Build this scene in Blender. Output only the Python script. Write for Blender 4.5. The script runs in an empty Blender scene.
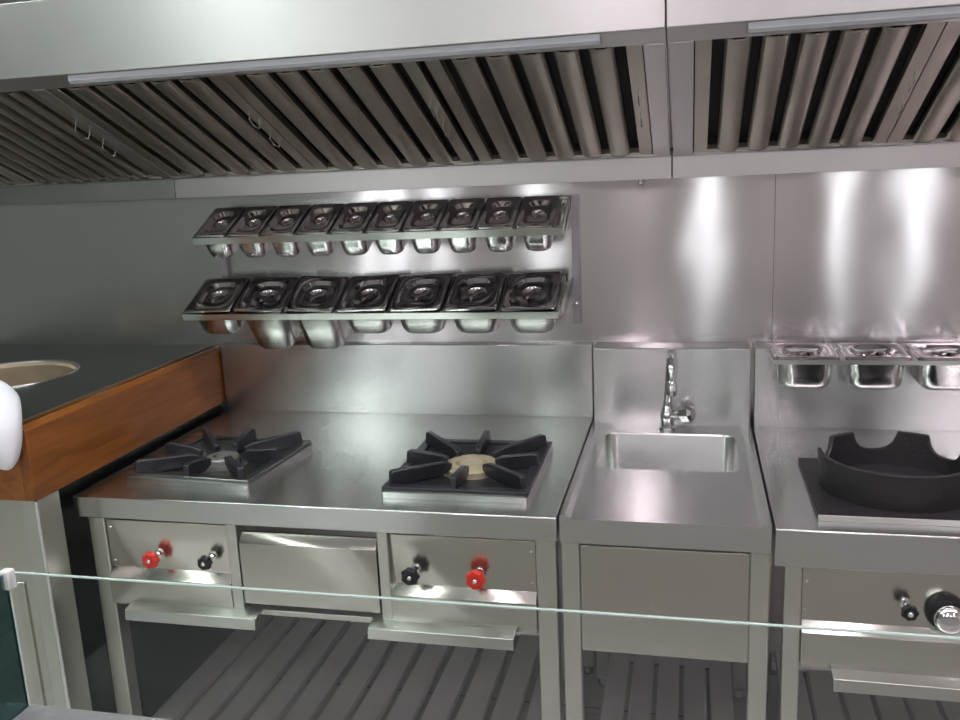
import bpy, bmesh, math, random
from mathutils import Vector, Matrix
random.seed(7)
PI = math.pi
C = bpy.context.scene.collection
sc = bpy.context.scene

# ------------------------------------------------------------------ materials
def mat_base(name):
    m = bpy.data.materials.new(name); m.use_nodes = True
    nt = m.node_tree
    b = nt.nodes['Principled BSDF']
    return m, nt, b

def setin(b, **k):
    for n, v in k.items():
        b.inputs[n.replace('_', ' ')].default_value = v

def steel(name, col, rough, aniso=0.7, tangent=(0, 0.7, 0.7), brush='x', var=0.12, wave=0.05, wscale=2.5, metallic=1.0, grain=0.12):
    m, nt, b = mat_base(name)
    N, L = nt.nodes, nt.links
    setin(b, Metallic=metallic, Roughness=rough, Anisotropic=aniso)
    tc = N.new('ShaderNodeTexCoord')
    mp = N.new('ShaderNodeMapping')
    mp.inputs['Scale'].default_value = (1.2, 520, 520) if brush == 'x' else (520, 1.2, 520)
    L.new(tc.outputs['Object'], mp.inputs['Vector'])
    n1 = N.new('ShaderNodeTexNoise'); n1.inputs['Scale'].default_value = 1.0; n1.inputs['Detail'].default_value = 3
    L.new(mp.outputs[0], n1.inputs['Vector'])
    n2 = N.new('ShaderNodeTexNoise'); n2.inputs['Scale'].default_value = 5.0; n2.inputs['Detail'].default_value = 4
    L.new(tc.outputs['Object'], n2.inputs['Vector'])
    r1 = N.new('ShaderNodeMapRange'); r1.inputs['To Min'].default_value = max(0.02, rough - 0.02); r1.inputs['To Max'].default_value = rough + 0.03
    mix = N.new('ShaderNodeMath'); mix.operation = 'ADD'
    h1 = N.new('ShaderNodeMath'); h1.operation = 'MULTIPLY'; h1.inputs[1].default_value = grain
    h2 = N.new('ShaderNodeMath'); h2.operation = 'MULTIPLY'; h2.inputs[1].default_value = 1 - grain
    L.new(n1.outputs['Fac'], h1.inputs[0]); L.new(n2.outputs['Fac'], h2.inputs[0])
    L.new(h1.outputs[0], mix.inputs[0]); L.new(h2.outputs[0], mix.inputs[1])
    L.new(mix.outputs[0], r1.inputs['Value']); L.new(r1.outputs[0], b.inputs['Roughness'])
    cr = N.new('ShaderNodeMixRGB'); cr.blend_type = 'MIX'
    cr.inputs['Color1'].default_value = (*[c * (1 - var) for c in col], 1)
    cr.inputs['Color2'].default_value = (*[min(1, c * (1 + var)) for c in col], 1)
    L.new(mix.outputs[0], cr.inputs['Fac']); L.new(cr.outputs[0], b.inputs['Base Color'])
    if aniso > 0:
        t = N.new('ShaderNodeCombineXYZ')
        tv = Vector(tangent) + Vector((0.03, 0.11, 0.07))
        for i in range(3): t.inputs[i].default_value = tv[i]
        L.new(t.outputs[0], b.inputs['Tangent'])
    if wave > 0:
        n3 = N.new('ShaderNodeTexNoise'); n3.inputs['Scale'].default_value = wscale; n3.inputs['Detail'].default_value = 1
        L.new(tc.outputs['Object'], n3.inputs['Vector'])
        bp = N.new('ShaderNodeBump'); bp.inputs['Strength'].default_value = 1.0; bp.inputs['Distance'].default_value = wave * 0.1
        L.new(n3.outputs['Fac'], bp.inputs['Height']); L.new(bp.outputs[0], b.inputs['Normal'])
    return m

def plain(name, col, rough=0.5, metallic=0.0, var=0.0, scale=8, bump=0.0, bscale=60, spec=0.5, **kw):
    m, nt, b = mat_base(name)
    N, L = nt.nodes, nt.links
    setin(b, Roughness=rough, Metallic=metallic)
    b.inputs['Specular IOR Level'].default_value = spec
    b.inputs['Base Color'].default_value = (*col, 1)
    tc = N.new('ShaderNodeTexCoord')
    n = N.new('ShaderNodeTexNoise'); n.inputs['Scale'].default_value = scale; n.inputs['Detail'].default_value = 5
    L.new(tc.outputs['Object'], n.inputs['Vector'])
    cr = N.new('ShaderNodeMixRGB')
    cr.inputs['Color1'].default_value = (*[c * (1 - var) for c in col], 1)
    cr.inputs['Color2'].default_value = (*[min(1, c * (1 + var)) for c in col], 1)
    L.new(n.outputs['Fac'], cr.inputs['Fac']); L.new(cr.outputs[0], b.inputs['Base Color'])
    if bump:
        n3 = N.new('ShaderNodeTexNoise'); n3.inputs['Scale'].default_value = bscale; n3.inputs['Detail'].default_value = 3
        L.new(tc.outputs['Object'], n3.inputs['Vector'])
        bp = N.new('ShaderNodeBump'); bp.inputs['Distance'].default_value = bump
        L.new(n3.outputs['Fac'], bp.inputs['Height']); L.new(bp.outputs[0], b.inputs['Normal'])
    for k, v in kw.items(): b.inputs[k.replace('_', ' ')].default_value = v
    return m

def wood(name):
    m, nt, b = mat_base(name)
    N, L = nt.nodes, nt.links
    setin(b, Roughness=0.38)
    tc = N.new('ShaderNodeTexCoord'); mp = N.new('ShaderNodeMapping')
    mp.inputs['Scale'].default_value = (14, 1.6, 14)
    L.new(tc.outputs['Object'], mp.inputs['Vector'])
    n = N.new('ShaderNodeTexNoise'); n.inputs['Scale'].default_value = 2.2; n.inputs['Detail'].default_value = 7; n.inputs['Distortion'].default_value = 0.8
    L.new(mp.outputs[0], n.inputs['Vector'])
    cr = N.new('ShaderNodeValToRGB')
    cr.color_ramp.elements[0].position = 0.25; cr.color_ramp.elements[0].color = (0.15, 0.048, 0.008, 1)
    cr.color_ramp.elements[1].position = 0.8; cr.color_ramp.elements[1].color = (0.33, 0.115, 0.022, 1)
    L.new(n.outputs['Fac'], cr.inputs['Fac']); L.new(cr.outputs[0], b.inputs['Base Color'])
    bp = N.new('ShaderNodeBump'); bp.inputs['Distance'].default_value = 0.001
    L.new(n.outputs['Fac'], bp.inputs['Height']); L.new(bp.outputs[0], b.inputs['Normal'])
    return m

def glass(name, tint, gl=0.9):
    m = bpy.data.materials.new(name); m.use_nodes = True
    nt = m.node_tree; N, L = nt.nodes, nt.links
    N.remove(N['Principled BSDF'])
    out = N['Material Output']
    tr = N.new('ShaderNodeBsdfTransparent'); tr.inputs[0].default_value = (*tint, 1)
    g = N.new('ShaderNodeBsdfGlossy'); g.inputs['Color'].default_value = (gl, gl, gl, 1); g.inputs['Roughness'].default_value = 0.02
    f = N.new('ShaderNodeFresnel'); f.inputs['IOR'].default_value = 1.45
    ge = N.new('ShaderNodeNewGeometry'); mr = N.new('ShaderNodeMapRange')
    mr.inputs['To Min'].default_value = 1.45; mr.inputs['To Max'].default_value = 1 / 1.45
    L.new(ge.outputs['Backfacing'], mr.inputs['Value']); L.new(mr.outputs[0], f.inputs['IOR'])
    mx = N.new('ShaderNodeMixShader')
    L.new(f.outputs[0], mx.inputs[0]); L.new(tr.outputs[0], mx.inputs[1]); L.new(g.outputs[0], mx.inputs[2])
    L.new(mx.outputs[0], out.inputs[0])
    return m

def emit(name, col, s):
    m, nt, b = mat_base(name)
    setin(b, Roughness=0.4)
    b.inputs['Base Color'].default_value = (0.8, 0.8, 0.8, 1)
    b.inputs['Emission Color'].default_value = (*col, 1)
    b.inputs['Emission Strength'].default_value = s
    return m

def tiles(name, c1, c2, size, rough=0.35):
    m, nt, b = mat_base(name)
    N, L = nt.nodes, nt.links
    setin(b, Roughness=rough)
    tc = N.new('ShaderNodeTexCoord')
    br = N.new('ShaderNodeTexBrick'); br.offset = 0
    br.inputs['Scale'].default_value = 1.0
    br.inputs['Brick Width'].default_value = size; br.inputs['Row Height'].default_value = size
    br.inputs['Mortar Size'].default_value = 0.004
    br.inputs['Color1'].default_value = (*c1, 1); br.inputs['Color2'].default_value = (*c2, 1)
    br.inputs['Mortar'].default_value = (*[c * 0.4 for c in c1], 1)
    L.new(tc.outputs['Object'], br.inputs['Vector']); L.new(br.outputs['Color'], b.inputs['Base Color'])
    return m

M = {}
M['wall'] = steel('brushed_wall_steel', (0.635, 0.60, 0.61), 0.17, 0.96, (0, 0, 1), 'x', 0.03, 0.030, 3.0)
M['work'] = steel('brushed_worktop_steel', (0.60, 0.61, 0.60), 0.25, 0.75, (0, 0.75, 0.66), 'x', 0.015, 0.010, 3.0, grain=0.0)
M['splash'] = steel('brushed_splashback_steel', (0.60, 0.60, 0.60), 0.23, 0.95, (0, 0, 1), 'x', 0.04, 0.02, 3.0)
M['panel'] = steel('satin_panel_steel', (0.62, 0.61, 0.56), 0.2, 0.5, (0, 0, 1), 'x', 0.06, 0.012, 4.0)
M['leg'] = steel('leg_steel', (0.62, 0.63, 0.58), 0.36, 0.3, (0, 0, 1), 'x', 0.06, 0.0)
M['hood'] = steel('hood_steel', (0.64, 0.62, 0.62), 0.33, 0.6, (0, 0, 1), 'x', 0.07, 0.03, 2.0)
M['trough'] = steel('trough_steel', (0.50, 0.47, 0.47), 0.34, 0.3, (0, 0, 1), 'x', 0.10, 0.01, 3.0)  # darker tone than the hood steel
M['troughdark'] = steel('dim_reflection_trough_steel', (0.34, 0.34, 0.32), 0.38, 0.3, (0, 0, 1), 'x', 0.18, 0.01, 3.0)  # dark reflection along the left trough is put into its colour
M['filter'] = steel('greasy_filter_steel', (0.54, 0.50, 0.44), 0.36, 0.0, (0, 0, 1), 'y', 0.22, 0.0)
M['void'] = plain('shaded_plenum', (0.025, 0.02, 0.02), 0.7)  # near-black colour stands in for the shade behind the filters
M['pan'] = steel('polished_pan_steel', (0.66, 0.66, 0.65), 0.17, 0.0, (0, 0, 1), 'x', 0.05, 0.0)
M['lid'] = steel('polished_lid_steel', (0.58, 0.55, 0.57), 0.11, 0.0, (0, 0, 1), 'x', 0.05, 0.0)
M['rack'] = steel('rack_steel', (0.60, 0.61, 0.58), 0.30, 0.3, (0, 0, 1), 'x', 0.06, 0.0)
M['chrome'] = plain('chrome', (0.82, 0.83, 0.84), 0.06, 1.0)
M['shelf'] = steel('slatted_shelf_steel', (0.66, 0.63, 0.63), 0.40, 0.0, (0, 1, 0), 'y', 0.15, 0.0, metallic=0.55)
M['backsheet'] = steel('dull_back_sheet', (0.55, 0.53, 0.53), 0.5, 0.0, (0, 0, 1), 'x', 0.1, 0.0, metallic=0.5)
M['bracket'] = steel('dark_bracket_steel', (0.34, 0.31, 0.33), 0.35, 0.0, (0, 0, 1), 'x', 0.1, 0.0)
M['darktop'] = steel('dark_oven_top', (0.20, 0.21, 0.21), 0.30, 0.3, (0, 1, 0), 'x', 0.15, 0.02, 4.0)
M['wood'] = wood('varnished_wood')
M['iron'] = plain('cast_iron', (0.018, 0.019, 0.025), 0.36, 0.0, 0.3, 30, 0.0015, 120)
M['wokiron'] = plain('wok_ring_iron', (0.020, 0.017, 0.020), 0.5, 0.0, 0.3, 30, 0.0015, 140)
M['steelplate'] = steel('smoked_steel_plate', (0.30, 0.32, 0.32), 0.28, 0.0, (0, 0, 1), 'x', 0.15, 0.0)
M['brass'] = plain('worn_burner_brass', (0.46, 0.40, 0.28), 0.45, 0.3, 0.25, 40)
M['burner'] = plain('grey_burner_head', (0.22, 0.22, 0.21), 0.5, 0.6, 0.2, 40)
M['red'] = plain('red_plastic', (0.62, 0.035, 0.02), 0.35)
M['black'] = plain('black_plastic', (0.014, 0.014, 0.018), 0.3)
M['rubber'] = plain('black_rubber', (0.012, 0.012, 0.013), 0.6)
M['clay'] = plain('tandoor_clay', (0.42, 0.34, 0.24), 0.85, 0.0, 0.25, 14, 0.004, 25)
M['cloth'] = plain('white_cotton', (0.80, 0.80, 0.86), 0.9, 0.0, 0.05, 20, 0.004, 14)
M['glass'] = glass('clear_glass', (0.985, 0.995, 0.99))
M['sideglass'] = glass('green_side_glass', (0.30, 0.42, 0.43))
M['edge'] = plain('glass_edge', (0.50, 0.62, 0.58), 0.25, 0.0, 0.0)
M['clip'] = plain('clip_plastic', (0.75, 0.78, 0.76), 0.3)
M['batten'] = plain('lamp_cover', (0.50, 0.52, 0.56), 0.35)
M['counter'] = plain('grey_counter_top', (0.30, 0.31, 0.32), 0.4, 0.0, 0.2, 60)
M['counterbody'] = plain('grey_counter_body', (0.70, 0.70, 0.66), 0.5)
M['plaster'] = plain('painted_wall', (0.66, 0.63, 0.61), 0.8, 0.0, 0.05, 3)
M['darkwall'] = plain('dark_painted_wall', (0.20, 0.23, 0.21), 0.7, 0.0, 0.1, 3)
M['ceiling'] = plain('ceiling_paint', (0.66, 0.65, 0.66), 0.85, 0.0, 0.03, 3)
M['floor'] = tiles('floor_tiles', (0.52, 0.50, 0.48), (0.48, 0.46, 0.44), 0.3)
M['lampbody'] = plain('lamp_body', (0.7, 0.7, 0.7), 0.5)

# ------------------------------------------------------------------ helpers
WP = {}
def wpos(o): return WP.get(o.name, Vector((0, 0, 0)))

def bx(bm, x0, x1, y0, y1, z0, z1):
    v = [bm.verts.new((x, y, z)) for x in (x0, x1) for y in (y0, y1) for z in (z0, z1)]
    for f in ((0, 1, 3, 2), (4, 6, 7, 5), (0, 4, 5, 1), (2, 3, 7, 6), (0, 2, 6, 4), (1, 5, 7, 3)):
        bm.faces.new([v[i] for i in f])
    return bm

def box(*a):
    return bx(bmesh.new(), *a)

def prism(bm, pts, axis, a0, a1):
    """extrude a 2-D polygon along an axis ('x': pts are (y,z); 'y': (x,z); 'z': (x,y))"""
    def mk(p, a):
        return {'x': (a, p[0], p[1]), 'y': (p[0], a, p[1]), 'z': (p[0], p[1], a)}[axis]
    A = [bm.verts.new(mk(p, a0)) for p in pts]; B = [bm.verts.new(mk(p, a1)) for p in pts]
    n = len(pts)
    for i in range(n):
        bm.faces.new((A[i], A[(i + 1) % n], B[(i + 1) % n], B[i]))
    bm.faces.new(A[::-1]); bm.faces.new(B)
    return bm

def loft(bm, loops, cap0=False, cap1=False, closed=True):
    R = [[bm.verts.new(p) for p in lp] for lp in loops]
    n = len(R[0])
    for a, b in zip(R, R[1:]):
        for i in range(n if closed else n - 1):
            bm.faces.new((a[i], a[(i + 1) % n], b[(i + 1) % n], b[i]))
    if cap0: bm.faces.new(R[0][::-1])
    if cap1: bm.faces.new(R[-1])
    return bm

def circ(cx, cy, z, r, n=32):
    return [(cx + r * math.cos(2 * PI * i / n), cy + r * math.sin(2 * PI * i / n), z) for i in range(n)]

def lathe(bm, prof, centre=(0, 0, 0), axis='z', n=28, cap0=True, cap1=True):
    loops = []
    for r, h in prof:
        lp = []
        for i in range(n):
            a = 2 * PI * i / n; c, s = r * math.cos(a), r * math.sin(a)
            p = {'z': (c, s, h), 'y': (c, h, s), 'x': (h, c, s)}[axis]
            lp.append((p[0] + centre[0], p[1] + centre[1], p[2] + centre[2]))
        loops.append(lp)
    return loft(bm, loops, cap0, cap1)

def tube(bm, pts, r, n=12, cap=True):
    pts = [Vector(p) for p in pts]
    rs = r if isinstance(r, (list, tuple)) else [r] * len(pts)
    loops = []
    up = None
    for i, p in enumerate(pts):
        t = (pts[min(i + 1, len(pts) - 1)] - pts[max(i - 1, 0)]).normalized()
        if up is None:
            up = Vector((0, 0, 1)) if abs(t.z) < 0.9 else Vector((1, 0, 0))
        s = t.cross(up).normalized(); up = s.cross(t).normalized()
        loops.append([p + (s * math.cos(2 * PI * k / n) + up * math.sin(2 * PI * k / n)) * rs[i] for k in range(n)])
    return loft(bm, loops, cap, cap)

def rr(w, d, r, z, cx=0, cy=0, n=6):
    """rounded rectangle loop of 4*(n+1) points"""
    out = []
    for q, (sx, sy) in enumerate(((1, 1), (-1, 1), (-1, -1), (1, -1))):
        ox, oy = cx + sx * (w / 2 - r), cy + sy * (d / 2 - r)
        for k in range(n + 1):
            a = q * PI / 2 + k * PI / 2 / n
            out.append((ox + r * math.cos(a), oy + r * math.sin(a), z))
    return out

def circ_like(r, z, cx=0, cy=0, n=6):
    out = []
    for q in range(4):
        for k in range(n + 1):
            a = q * PI / 2 + (k + 0.0) * PI / 2 / n
            a = q * PI / 2 + PI / 4 + (k / n - 0.5) * PI / 2 * 0.92
            out.append((cx + r * math.cos(a), cy + r * math.sin(a), z))
    return out

def rect_like(x0, x1, y0, y1, z, n=6):
    """outer rectangle loop matching rr point for point"""
    out = []
    cs = ((x1, y1), (x0, y1), (x0, y0), (x1, y0))
    pv = (((x1, None), (None, y1)),)
    for q, (cx, cy) in enumerate(cs):
        out += [(cx, cy, z)] * 0
        for k in range(n + 1):
            out.append((cx, cy, z))
    return out

def obj(name, bm, mat, parent=None, bevel=0.0, smooth=False, seg=2, local=False, ang=40):
    bmesh.ops.remove_doubles(bm, verts=bm.verts, dist=1e-6)
    bmesh.ops.recalc_face_normals(bm, faces=bm.faces)
    me = bpy.data.meshes.new(name)
    co = [v.co for v in bm.verts]
    lo = Vector((min(c.x for c in co), min(c.y for c in co), min(c.z for c in co)))
    hi = Vector((max(c.x for c in co), max(c.y for c in co), max(c.z for c in co)))
    ctr = (lo + hi) / 2
    for v in bm.verts: v.co = v.co - ctr
    bm.to_mesh(me); bm.free()
    mats = mat if isinstance(mat, (list, tuple)) else [mat]
    for m in mats: me.materials.append(M[m])
    o = bpy.data.objects.new(name, me); C.objects.link(o)
    if smooth or bevel:
        for p in me.polygons: p.use_smooth = True
        try: me.set_sharp_from_angle(angle=math.radians(ang))
        except Exception: pass
    pw = wpos(parent) if (parent and not local) else (Vector((0, 0, 0)) if parent is None else wpos(parent))
    if parent:
        o.parent = parent
        if local and parent.name in LOCAL:
            o.location = ctr - LOCAL[parent.name]
            LOCAL[o.name] = ctr.copy()
        else:
            o.location = ctr - pw
    else:
        o.location = ctr
    WP[o.name] = ctr.copy()
    if bevel:
        b = o.modifiers.new('bevel', 'BEVEL'); b.width = bevel; b.segments = seg
        b.limit_method = 'ANGLE'; b.angle_limit = math.radians(35); b.harden_normals = False
    return o
LOCAL = {}

def tag(o, label, cat, group=None):
    o['label'] = label; o['category'] = cat
    if group: o['group'] = group
    return o

def thing(name, label, cat, loc, group=None):
    o = bpy.data.objects.new(name, None); C.objects.link(o)
    o.empty_display_size = 0.05
    o.location = loc; WP[o.name] = Vector(loc)
    return tag(o, label, cat, group)

def local_thing(name, label, cat, group=None):
    """prototype built in its own local frame; children given local=True"""
    o = thing(name, label, cat, (0, 0, 0), group)
    LOCAL[o.name] = Vector((0, 0, 0))
    return o

def struct(name, bm, m, **k):
    o = obj(name, bm, m, **k); o['kind'] = 'structure'; return o

def dup(root, label, group=None):
    r = root.copy(); C.objects.link(r); r['label'] = label
    if group: r['group'] = group
    for ch in list(root.children):
        c = ch.copy(); C.objects.link(c); c.parent = r
        for g in list(ch.children):
            d = g.copy(); C.objects.link(d); d.parent = c
    return r

# ------------------------------------------------------------------ the room
WY = 0.832                                    # plane of the steel-clad back wall
XL, XR, YB, ZC = -2.6, 5.2, -7.0, 2.9
struct('floor', box(XL, XR, YB, WY + 0.1, -0.06, 0.0), 'floor')
struct('ceiling', box(XL, XR, YB, WY + 0.1, ZC, ZC + 0.06), 'ceiling')
struct('wall_back', box(XL, 1.772, WY, WY + 0.08, 0.0, ZC), 'wall')
struct('wall_back_panel', box(1.7735, XR, WY - 0.001, WY + 0.08, 0.0, ZC), 'wall')
struct('wall_left', box(XL - 0.08, XL, YB, WY + 0.08, 0.0, ZC), 'darkwall')
struct('wall_right', box(XR, XR + 0.08, YB, WY + 0.08, 0.0, ZC), 'plaster')
struct('wall_front', box(XL, XR, YB - 0.08, YB, 0.0, ZC), 'plaster')

M['daypane'] = emit('daylit_shop_window', (0.93, 0.98, 1.0), 4.2)
for i, (wx, ww) in enumerate([(-2.35, 0.20), (-1.95, 0.22), (-1.38, 0.18), (-0.18, 0.14), (1.77, 0.17), (3.17, 0.15), (3.85, 0.18)]):
    fr = bmesh.new()
    bx(fr, wx - ww / 2 - 0.05, wx - ww / 2, YB + 0.001, YB + 0.05, 0.30, 2.45); bx(fr, wx + ww / 2, wx + ww / 2 + 0.05, YB + 0.001, YB + 0.05, 0.30, 2.45)
    bx(fr, wx - ww / 2, wx + ww / 2, YB + 0.001, YB + 0.05, 0.30, 0.35); bx(fr, wx - ww / 2, wx + ww / 2, YB + 0.001, YB + 0.05, 2.40, 2.45)
    wn = struct('window_%d' % (i + 1), fr, 'lampbody')
    obj('pane', box(wx - ww / 2, wx + ww / 2, YB + 0.005, YB + 0.015, 0.35, 2.40), 'daypane', wn)

# ------------------------------------------------------------------ gas range (left)
ZW, W1, D1 = 0.85, 1.25, 0.804
rg = thing('gas_range', 'wide stainless two-burner gas range between wood-trimmed oven and sink', 'stove', (0.625, 0.4, 0))
obj('worktop', box(0, W1, 0, D1, ZW - 0.058, ZW), 'work', rg, 0.003)
obj('backsplash', box(0, W1, D1, WY - 0.001, ZW - 0.058, ZW + 0.231), 'splash', rg, 0.003)
for lx in (0.022, 1.197):
    for ly in (0.018, 0.74):
        lg = obj('leg', box(lx, lx + 0.047, ly, ly + 0.045, 0.03, ZW - 0.058), 'leg', rg, 0.003)
        obj('foot', lathe(bmesh.new(), [(0.016, 0.0), (0.018, 0.008), (0.012, 0.03)], (lx + 0.0235, ly + 0.0225, 0), n=16), 'bracket', lg)

def panel_profile(zt, zl, zb, y0=0.022, y1=0.004):
    # upper panel, sloped ledge, proud lower fascia (closed sheet)
    return [(y0, zt), (y0, zl), (y1, zl - 0.024), (y1, zb), (y0 + 0.03, zb), (y0 + 0.03, zt)]

def control_panel(x0, x1, zt, zl, zb, parent):
    p = obj('control_panel', prism(bmesh.new(), panel_profile(zt, zl, zb), 'x', x0, x1), 'panel', parent, 0.0015)
    return p

def hand_wheel(x, z, parent, mat, y=0.022, r=0.0215, name='valve_knob', dx=0.0):
    bm = bmesh.new()
    n = 42
    yc = y - 0.045
    def lp(rad, yy, amp):
        return [(x + rad * (1 + amp * math.cos(7 * 2 * PI * i / n)) * math.cos(2 * PI * i / n), yy,
                 z + rad * (1 + amp * math.cos(7 * 2 * PI * i / n)) * math.sin(2 * PI * i / n)) for i in range(n)]
    loft(bm, [lp(r * 0.55, yc + 0.016, 0), lp(r * 0.85, yc + 0.013, 0.05), lp(r, yc + 0.008, 0.09), lp(r, yc, 0.09), lp(r * 0.86, yc - 0.005, 0.06),
              lp(r * 0.5, yc - 0.006, 0), lp(r * 0.36, yc - 0.003, 0), lp(r * 0.05, yc - 0.003, 0)], True, True)
    k = obj(name, bm, mat, parent, smooth=True)
    st = obj('valve_stem', lathe(bmesh.new(), [(0.011, y + 0.002), (0.011, y - 0.006), (0.006, y - 0.008), (0.006, yc + 0.012)], (x, 0, z), 'y', 16), 'chrome', parent, smooth=True)
    obj('knob_cap', lathe(bmesh.new(), [(0.0055, yc + 0.0), (0.0055, yc - 0.007), (0.003, yc - 0.009)], (x, 0, z), 'y', 14), 'chrome', parent, smooth=True)
    return k

def screw(x, z, parent, y=0.022):
    obj('screw', lathe(bmesh.new(), [(0.0042, y + 0.001), (0.0042, y - 0.001), (0.002, y - 0.003)], (x, 0, z), 'y', 12), 'chrome', parent, smooth=True)

p1 = control_panel(0.071, 0.418, 0.781, 0.652, 0.556, rg)
k = hand_wheel(0.217, 0.695, p1, 'red'); k['label'] = 'red scalloped valve knob'
k = hand_wheel(0.369, 0.697, p1, 'black', r=0.018); k['label'] = 'black scalloped valve knob'
for z in (0.76, 0.668): screw(0.082, z, p1)
obj('upright', box(0.4185, 0.4475, 0.008, 0.05, 0.556, 0.791), 'leg', rg, 0.002)
# drawer front with sloping top lip
dr = obj('drawer_front', prism(bmesh.new(), [(0.024, 0.768), (0.005, 0.744), (0.004, 0.581), (0.03, 0.581), (0.03, 0.768)], 'x', 0.453, 0.812), 'panel', rg, 0.002)
obj('upright', box(0.8155, 0.8415, 0.008, 0.05, 0.556, 0.791), 'leg', rg, 0.002)
p2 = control_panel(0.842, 1.196, 0.781, 0.655, 0.556, rg)
k = hand_wheel(0.903, 0.695, p2, 'black'); k['label'] = 'black scalloped valve knob'
k = hand_wheel(1.061, 0.697, p2, 'red', r=0.023); k['label'] = 'red scalloped valve knob'
for z in (0.755, 0.677): screw(1.186, z, p2)
obj('lower_rail', box(0.069, 1.197, 0.026, 0.055, 0.54, 0.5555), 'leg', rg, 0.002)
obj('back_panel', box(0.0, W1, 0.79, 0.803, 0.16, 0.79), 'backsheet', rg)

def drip_tray(x0, x1, parent, z0=0.522, z1=0.553):
    t = obj('drip_tray', box(x0 + 0.01, x1 - 0.01, 0.02, 0.40, z1 - 0.018, z1 - 0.014), 'panel', parent)
    obj('tray_handle', prism(bmesh.new(), [(0.02, z1 - 0.004), (0.018, z1), (-0.03, z1 - 0.008), (-0.034, z0 - 0.002), (-0.031, z0 - 0.002), (-0.027, z1 - 0.012), (0.015, z1 - 0.006)], 'x', x0, x1), 'rack', t, 0.001)
drip_tray(0.13, 0.495, rg, 0.532, 0.566)
drip_tray(0.79, 1.146, rg, 0.534, 0.566)

def slat_shelf(x0, x1, y0, y1, z, parent, pitch=0.094, gap=0.023):
    bm = bmesh.new()
    n = max(1, round((x1 - x0) / pitch)); w = (x1 - x0) / n
    for i in range(n):
        a, b = x0 + i * w + gap / 2, x0 + (i + 1) * w - gap / 2
        prism(bm, [(a, z - 0.02), (a, z - 0.002), (a + 0.003, z), (b - 0.003, z), (b, z - 0.002), (b, z - 0.02)], 'y', y0, y1)
    bx(bm, x0, x1, y0 + 0.02, y0 + 0.05, z - 0.045, z - 0.0202)
    bx(bm, x0, x1, y1 - 0.05, y1 - 0.02, z - 0.045, z - 0.0202)
    return obj('slatted_undershelf', bm, 'shelf', parent)
slat_shelf(0.0705, 1.1955, 0.03, 0.788, 0.17, rg)

# ------------------------------------------------------------------ cast-iron burner grates
def burner(label, cx, cy, w, d, rot, headmat, headr, fmat='iron', bmat='iron', ph=0.018):
    t = thing('burner_grate', label, 'burner', (cx, cy, ZW), 'burner grates on the gas range')
    mtx = Matrix.Translation((cx, cy, 0)) @ Matrix.Rotation(rot, 4, 'Z')
    def put(name, bm, m, parent=t, **k):
        bmesh.ops.transform(bm, matrix=mtx, verts=bm.verts)
        return obj(name, bm, m, parent, **k)
    z0 = ZW + 0.0005
    bm = bmesh.new()
    t0 = 0.012
    loft(bm, [rr(w, d, 0.008, z0), rr(w, d, 0.008, z0 + ph - 0.003), rr(w - 0.02, d - 0.02, 0.008, z0 + ph), rr(w - 0.03, d - 0.03, 0.008, z0 + 0.010), rr(0.1, 0.1, 0.049, z0 + 0.006)], False, True)
    put('drip_pan', bm, 'work', smooth=True, ang=30)
    # square iron frame
    zf = z0 + ph
    wi, di = w - 0.004, d - 0.006
    bm = bmesh.new()
    bx(bm, -wi / 2, wi / 2, -di / 2 + 0.004, -di / 2 + 0.03, zf - 0.003, zf + 0.008)
    bx(bm, -wi / 2, wi / 2, di / 2 - 0.026, di / 2, zf - 0.003, zf + 0.008)
    bx(bm, -wi / 2, -wi / 2 + 0.026, -di / 2 + 0.03, di / 2 - 0.026, zf - 0.003, zf + 0.008)
    bx(bm, wi / 2 - 0.026, wi / 2, -di / 2 + 0.03, di / 2 - 0.026, zf - 0.003, zf + 0.008)
    put('grate_frame', bm, fmat, bevel=0.002)
    # sloping dark bowl between frame and burner
    bm = bmesh.new()
    loft(bm, [rr(w - 0.05, d - 0.05, 0.01, zf + 0.004), rr(w - 0.055, d - 0.055, 0.01, zf + 0.002), rr(0.17, 0.17, 0.083, zf - 0.008), rr(0.165, 0.165, 0.08, zf - 0.010)], False, False)
    put('grate_bowl', bm, bmat, smooth=True)
    for i in range(8):
        a = i * PI / 4 + PI / 8 * 0
        ca, sa = math.cos(a), math.sin(a)
        ro = min((w / 2 - 0.006) / max(abs(ca), 1e-6), (d / 2 - 0.008) / max(abs(sa), 1e-6))
        if i % 2: ro -= 0.012
        ri = 0.062
        th = 0.0085
        prof = [(ri, zf + 0.022), (ri + 0.004, zf + 0.004), (ri + 0.03, zf - 0.004), (ro - 0.01, zf - 0.001), (ro, zf + 0.005), (ro - 0.003, zf + 0.036), (ro - 0.012, zf + 0.040), (ri + 0.02, zf + 0.030)]
        bm = bmesh.new()
        prism(bm, prof, 'y', -th, th)
        bmesh.ops.transform(bm, matrix=Matrix.Rotation(a, 4, 'Z'), verts=bm.verts)
        put('grate_arm', bm, 'iron', bevel=0.003)
    bm = bmesh.new()
    r = headr
    lathe(bm, [(r, z0 + 0.004), (r, z0 + 0.022), (r * 0.9, z0 + 0.027), (r * 0.55, z0 + 0.028), (r * 0.5, z0 + 0.018), (r * 0.45, z0 + 0.018), (r * 0.4, z0 + 0.027), (0.004, z0 + 0.029)], n=36)
    put('burner_head', bm, headmat, smooth=True)
burner('black cast-iron burner grate with grey burner head, beside the wood-trimmed oven', 0.280, 0.268, 0.372, 0.355, -0.07, 'burner', 0.045, 'steelplate', 'steelplate')
burner('black cast-iron burner grate with worn brass burner head, nearer the sink', 0.990, 0.276, 0.365, 0.405, 0.0, 'brass', 0.075)

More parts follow.
